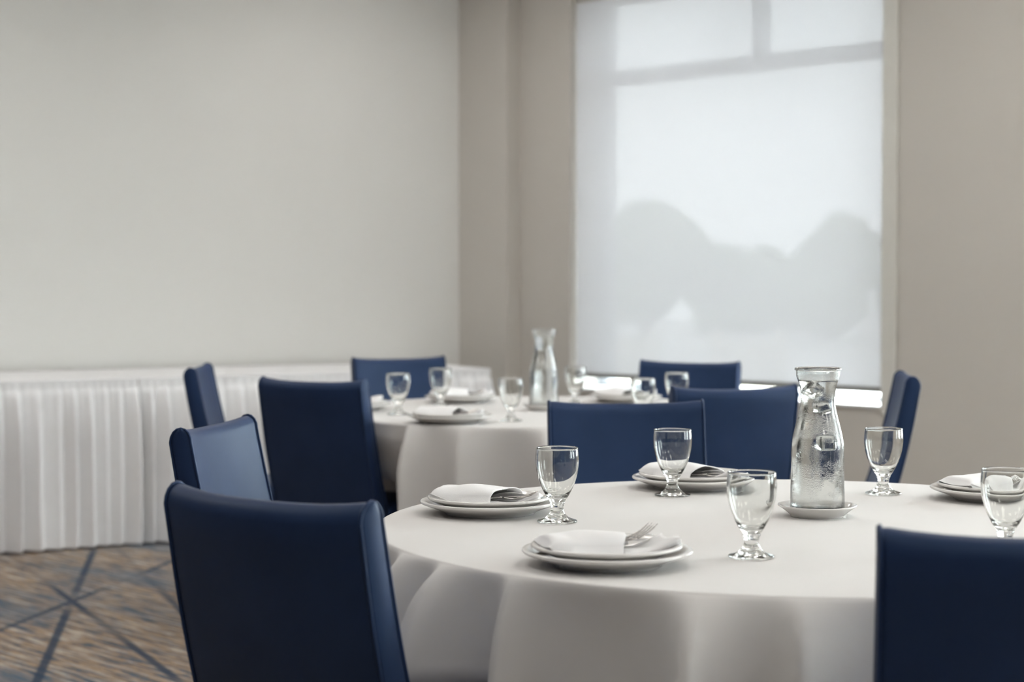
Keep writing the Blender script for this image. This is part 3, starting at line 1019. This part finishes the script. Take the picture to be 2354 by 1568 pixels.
def make_napkin(seed):
    """folded cotton napkin: stacked layers below, a turned pocket over the one half"""
    root = empty('napkin', (0, 0, 0))
    def layer(k, nlay, shift):
        def shape(u, v):
            x = -HX + 2 * HX * u + shift * (0.5 - abs(v - 0.5))
            y = (-HY + 2 * HY * v) * (1 + 0.05 * math.sin(u * 3 + seed))
            y += 0.006 * math.sin(u * 2.6 + seed + k)
            return x, y
        def lo(u, v):
            x, y = shape(u, v)
            return Vector((x, y, plate_top(math.hypot(x, y)) + 0.0075 * k / nlay + 0.0002))
        def hi(u, v):
            x, y = shape(u, v)
            e_ = min(u, 1 - u, v, 1 - v)
            rnd_ = 0.0012 * math.exp(-e_ / 0.02)
            lift = 0.006 * max(u - 0.72, 0) / 0.28 * (k + 1) / nlay * (0.5 + 0.5 * math.sin(v * 5 + seed))
            return Vector((x, y, plate_top(math.hypot(x, y)) + 0.0075 * (k + 1) / nlay - rnd_ + lift * 1.6 + 0.0012 * math.sin(u * 9 + v * 4 + seed)))
        return hi, lo
    for k in range(3):
        bm = bmesh.new()
        hi, lo = layer(k, 3, (0.004, -0.003, 0.005)[k])
        grid_sheet(bm, hi, 28, 12, lo)
        bm_obj('folded_layer', bm, 'napkin_cotton', root, smooth=True)
    bm = bmesh.new()
    def pt(u, v, dz):
        yl = -1 + 2 * v
        y = yl * (HY + 0.006)
        x_end = 0.030 + 0.022 * yl + 0.004 * math.sin(v * 6 + seed)
        x = -HX - 0.003 + (x_end + HX + 0.003) * u
        z = pocket_top(x, y, yl) + 0.0012 * math.sin(u * 7 + v * 5 + seed) + 0.0022 * abs(math.sin(u * 3.1 - v * 4.2 + seed)) ** 3 * min(u * 6, 1) + dz
        if u < 0.10:
            q = math.sqrt(max(1 - (1 - u / 0.10) ** 2, 0))
            zl = plate_top(math.hypot(x, y)) + 0.003
            z = zl + (z - zl) * q
        if abs(yl) > 0.93:
            z = min(z, plate_top(math.hypot(x, y)) + 0.004)
        return Vector((x, y, max(z, plate_top(math.hypot(x, y)) + 0.0004 + max(dz, -0.0002))))
    grid_sheet(bm, lambda u, v: pt(u, v, 0.0), 26, 22, lambda u, v: pt(u, v, -0.0020))
    bm_obj('pocket', bm, 'napkin_cotton', root, smooth=True)
    # turned-over corner flap lying against the pocket's far side
    bm = bmesh.new()
    def fl(u, v, dz):
        x = -0.01 + 0.085 * u * (1 - 0.35 * v)
        y = 0.020 + 0.036 * v
        return Vector((x, y, max(pad_top(x, y) + 0.004 + 0.010 * math.sin(u * 2.6) * (1 - 0.5 * v) + dz, plate_top(math.hypot(x, y)) + 0.001)))
    grid_sheet(bm, lambda u, v: fl(u, v, 0.0), 16, 8, lambda u, v: fl(u, v, -0.0018))
    bm_obj('flap', bm, 'napkin_cotton', root, smooth=True)
    return root
def strip_mesh(bm, stations):
    """stations: (x, y, z, half-width, thickness); swept flat bar along x"""
    rings = []
    for x, y, z, hw, th in stations:
        rings.append([bm.verts.new((x, y + dy * hw, z + dz * th)) for dy, dz in ((-1, 0), (-0.7, 0.5), (0.7, 0.5), (1, 0), (0.7, -0.5), (-0.7, -0.5))])
    for A, B in zip(rings[:-1], rings[1:]):
        for k in range(6):
            bm.faces.new((A[k], A[(k + 1) % 6], B[(k + 1) % 6], B[k]))
    bm.faces.new(rings[0]); bm.faces.new(rings[-1])
def make_fork():
    root = empty('fork', (0, 0, 0))
    bm = bmesh.new()
    strip_mesh(bm, [(-0.095, 0, 0.001, 0.004, 0.002), (-0.09, 0, 0.001, 0.0085, 0.002), (-0.07, 0, 0.0012, 0.008, 0.0024), (-0.04, 0, 0.002, 0.0055, 0.003), (0.0, 0, 0.004, 0.0033, 0.0035), (0.022, 0, 0.0045, 0.003, 0.0034), (0.030, 0, 0.0040, 0.0045, 0.0028)])
    bm_obj('handle', bm, 'steel', root, smooth=True)
    bm = bmesh.new()
    strip_mesh(bm, [(0.028, 0, 0.0040, 0.004, 0.0028), (0.035, 0, 0.003, 0.009, 0.0024), (0.043, 0, 0.0016, 0.0122, 0.0022), (0.051, 0, 0.0011, 0.0126, 0.0022), (0.056, 0, 0.0012, 0.0126, 0.0022)])
    bm_obj('head', bm, 'steel', root, smooth=True)
    for k in range(4):
        y = (-1.5 + k) * 0.0069
        bm = bmesh.new()
        strip_mesh(bm, [(0.054, y, 0.0012, 0.0021, 0.0022), (0.065, y, 0.0018, 0.0019, 0.0022), (0.078, y, 0.0040, 0.0017, 0.002), (0.090, y, 0.0078, 0.0014, 0.0018), (0.098, y, 0.0112, 0.0006, 0.001)])
        bm_obj('tine', bm, 'steel', root, smooth=True)
    return root
def make_knife():
    root = empty('knife', (0, 0, 0))
    bm = bmesh.new()
    strip_mesh(bm, [(-0.105, 0, 0.002, 0.005, 0.003), (-0.10, 0, 0.0022, 0.0095, 0.0045), (-0.07, 0, 0.0024, 0.0088, 0.005), (-0.02, 0, 0.0030, 0.0058, 0.006), (-0.008, 0, 0.003, 0.0055, 0.006)])
    bm_obj('handle', bm, 'steel', root, smooth=True)
    bm = bmesh.new()
    strip_mesh(bm, [(-0.009, 0, 0.003, 0.005, 0.003), (0.0, 0.0005, 0.003, 0.0085, 0.0018), (0.05, 0.001, 0.003, 0.0100, 0.0016), (0.085, 0.000, 0.003, 0.0100, 0.0015), (0.103, -0.003, 0.003, 0.0065, 0.0013), (0.110, -0.006, 0.003, 0.0012, 0.001)])
    bm_obj('blade', bm, 'steel', root, smooth=True)
    return root
napk = [make_napkin(0.4), make_napkin(1.9)]
fork0, knife0 = make_fork(), make_knife()
SETTINGS = [
    # plate centre, napkin angle, flip, place phrase
    ((0.149, 2.775), 14, 0, 'the setting nearest the camera'),
    ((-0.042, 3.40), -12, 1, 'the setting at the end of the front table'),
    ((0.392, 3.82), -28, 0, 'the setting across the front table, before the wide chair'),
    ((0.988, 3.62), 24, 1, 'the setting cut off by the picture edge'),
    ((-0.194, 5.60), -4, 0, 'the setting on the near edge of the rear table'),
    ((-0.187, 6.55), 18, 1, 'the setting before the end of the table skirt'),
    ((-0.547, 6.15), 60, 0, 'the setting half hidden by the tall dark chair'),
    ((0.420, 6.58), -30, 1, 'the rear table setting below the window gap'),
]
CUTLERY = {0: ((0.000, -0.006, 22, -13), (-0.020, 0.016, 14, -5)), 1: ((-0.002, -0.012, 6, -4), (0.012, 0.006, -3, -4)), 2: ((0.006, -0.014, -4, -4), (-0.004, 0.010, -9, -4))}
used = {}
def inst(src, key):
    if key not in used:
        used[key] = True
        return src
    if src.children:
        return copy_tree(src)
    c = src.copy(); C.objects.link(c)
    return c
for i, ((x, y), ang, nk, ph) in enumerate(SETTINGS):
    a = math.radians(ang)
    o = inst(p_big, 'big'); o.location = (x, y, TZ + 0.0003); o.rotation_euler = (0, 0, a)
    tag(o, 'large lower white plate at ' + ph, 'plate', 'dinner plates')
    o = inst(p_sml, 'small'); o.location = (x - 0.001, y + 0.001, TZ + 0.0082); o.rotation_euler = (0, 0, a)
    tag(o, 'small upper white plate at ' + ph, 'plate', 'salad plates')
    base = Vector((x - 0.001, y + 0.001, TZ + 0.0016 - ZSTACK + 0.0066))
    o = inst(napk[nk], 'n%d' % nk); o.location = base; o.rotation_euler = (0, 0, a)
    tag(o, 'folded white napkin at ' + ph, 'napkin', 'folded napkins')
    R_ = Matrix.Rotation(a, 4, 'Z')
    zc = plate_top(0.04) + 0.0075 + 0.0022
    fk, kn = CUTLERY.get(i, ((-0.010, -0.010, 10, -4), (-0.012, 0.012, -6, -3)))
    for kind, src, (dx, dy, da, tilt), dz in (('fork', fork0, fk, 0.0), ('knife', knife0, kn, 0.0010)):
        o = inst(src, kind)
        o.location = base + R_ @ Vector((dx, dy, zc + dz))
        o.rotation_euler = (0, math.radians(tilt), a + math.radians(da))
        tag(o, 'steel %s in the napkin at ' % kind + ph, kind, kind + 's in the napkins')

# ------------------------------------------------------------------ outdoors
GZ = -0.25
def outdoor_plane(name, pts, z, mat, lab, cat):
    bm = bmesh.new()
    bm.faces.new([bm.verts.new((p[0], p[1], z)) for p in pts])
    o = bm_obj(name, bm, mat)
    cat_of(struct(o, lab), cat)
    return o
gp = [PW(-40, -0.42), PW(60, -0.42), PW(60, -90), PW(-40, -90)]
outdoor_plane('ground_paving', [(p.x, p.y) for p in gp], GZ, 'concrete', 'pale paving outside the window', 'paving')
lp = [(2.9, 22.5), (3.7, 22.5), (4.3, 31.0), (3.2, 31.0)]
outdoor_plane('lawn', lp, GZ + 0.02, 'lawn_green', 'patch of green lawn seen through the gap under the shade', 'lawn')
def tree(seed, x, y, h, r, lab):
    rnd = random.Random(seed)
    base = Vector((x, y, GZ))
    root = empty('tree', base)
    tag(root, lab, 'tree', 'trees outside the window')
    bm = bmesh.new()
    tube_path(bm, [Vector((0, 0, 0)), Vector((0.05, 0.02, h * 0.3)), Vector((0, 0.05, h * 0.6))], 0.16, n=8)
    bm_obj('trunk', bm, 'bark', root, smooth=True)
    bm = bmesh.new()
    for k in range(11):
        an = rnd.uniform(0, 2 * PI); rr = rnd.uniform(0, r * 0.7)
        rad = r * rnd.uniform(0.42, 0.62)
        ctr = Vector((rr * math.cos(an), rr * math.sin(an), h - r * rnd.uniform(0.5, 1.5)))
        res = bmesh.ops.create_icosphere(bm, subdivisions=3, radius=rad)
        for v in res['verts']:
            v.co = v.co * (1 + 0.28 * noise.noise(v.co * 2.2 + Vector((seed * 3 + k, 0, 0)))) + ctr
    bm_obj('crown', bm, 'leaf_green', root, smooth=True)
tree(1, 3.4, 45.0, 3.5, 1.7, 'rounded bushy tree outside, faint through the shade near the column side')
tree(2, 6.3, 50.5, 2.7, 1.4, 'lowest bushy tree outside, faint through the middle of the shade')
tree(3, 7.9, 44.5, 3.3, 1.6, 'bushy tree outside, faint through the shade right of its middle')
tree(4, 9.3, 40.0, 3.0, 1.5, 'bushy tree outside, faint through the shade beside the pale strip')
# low white boundary wall across the paving
root = empty('garden_wall', (1.35, 17.0, GZ), math.radians(-8))
tag(root, 'low white garden wall with posts, glimpsed in the gap under the shade', 'garden wall')
for k in range(5):
    box('post', (-1.2 + 0.6 * k, 0, 0.5), (0.10, 0.16, 1.0), 'facade_cream', root, 0.01)
    if k < 4:
        box('panel', (-0.9 + 0.6 * k, 0, 0.47), (0.50, 0.08, 0.90), 'facade_white' if k % 2 == 0 else 'facade_cream', root, 0.005)
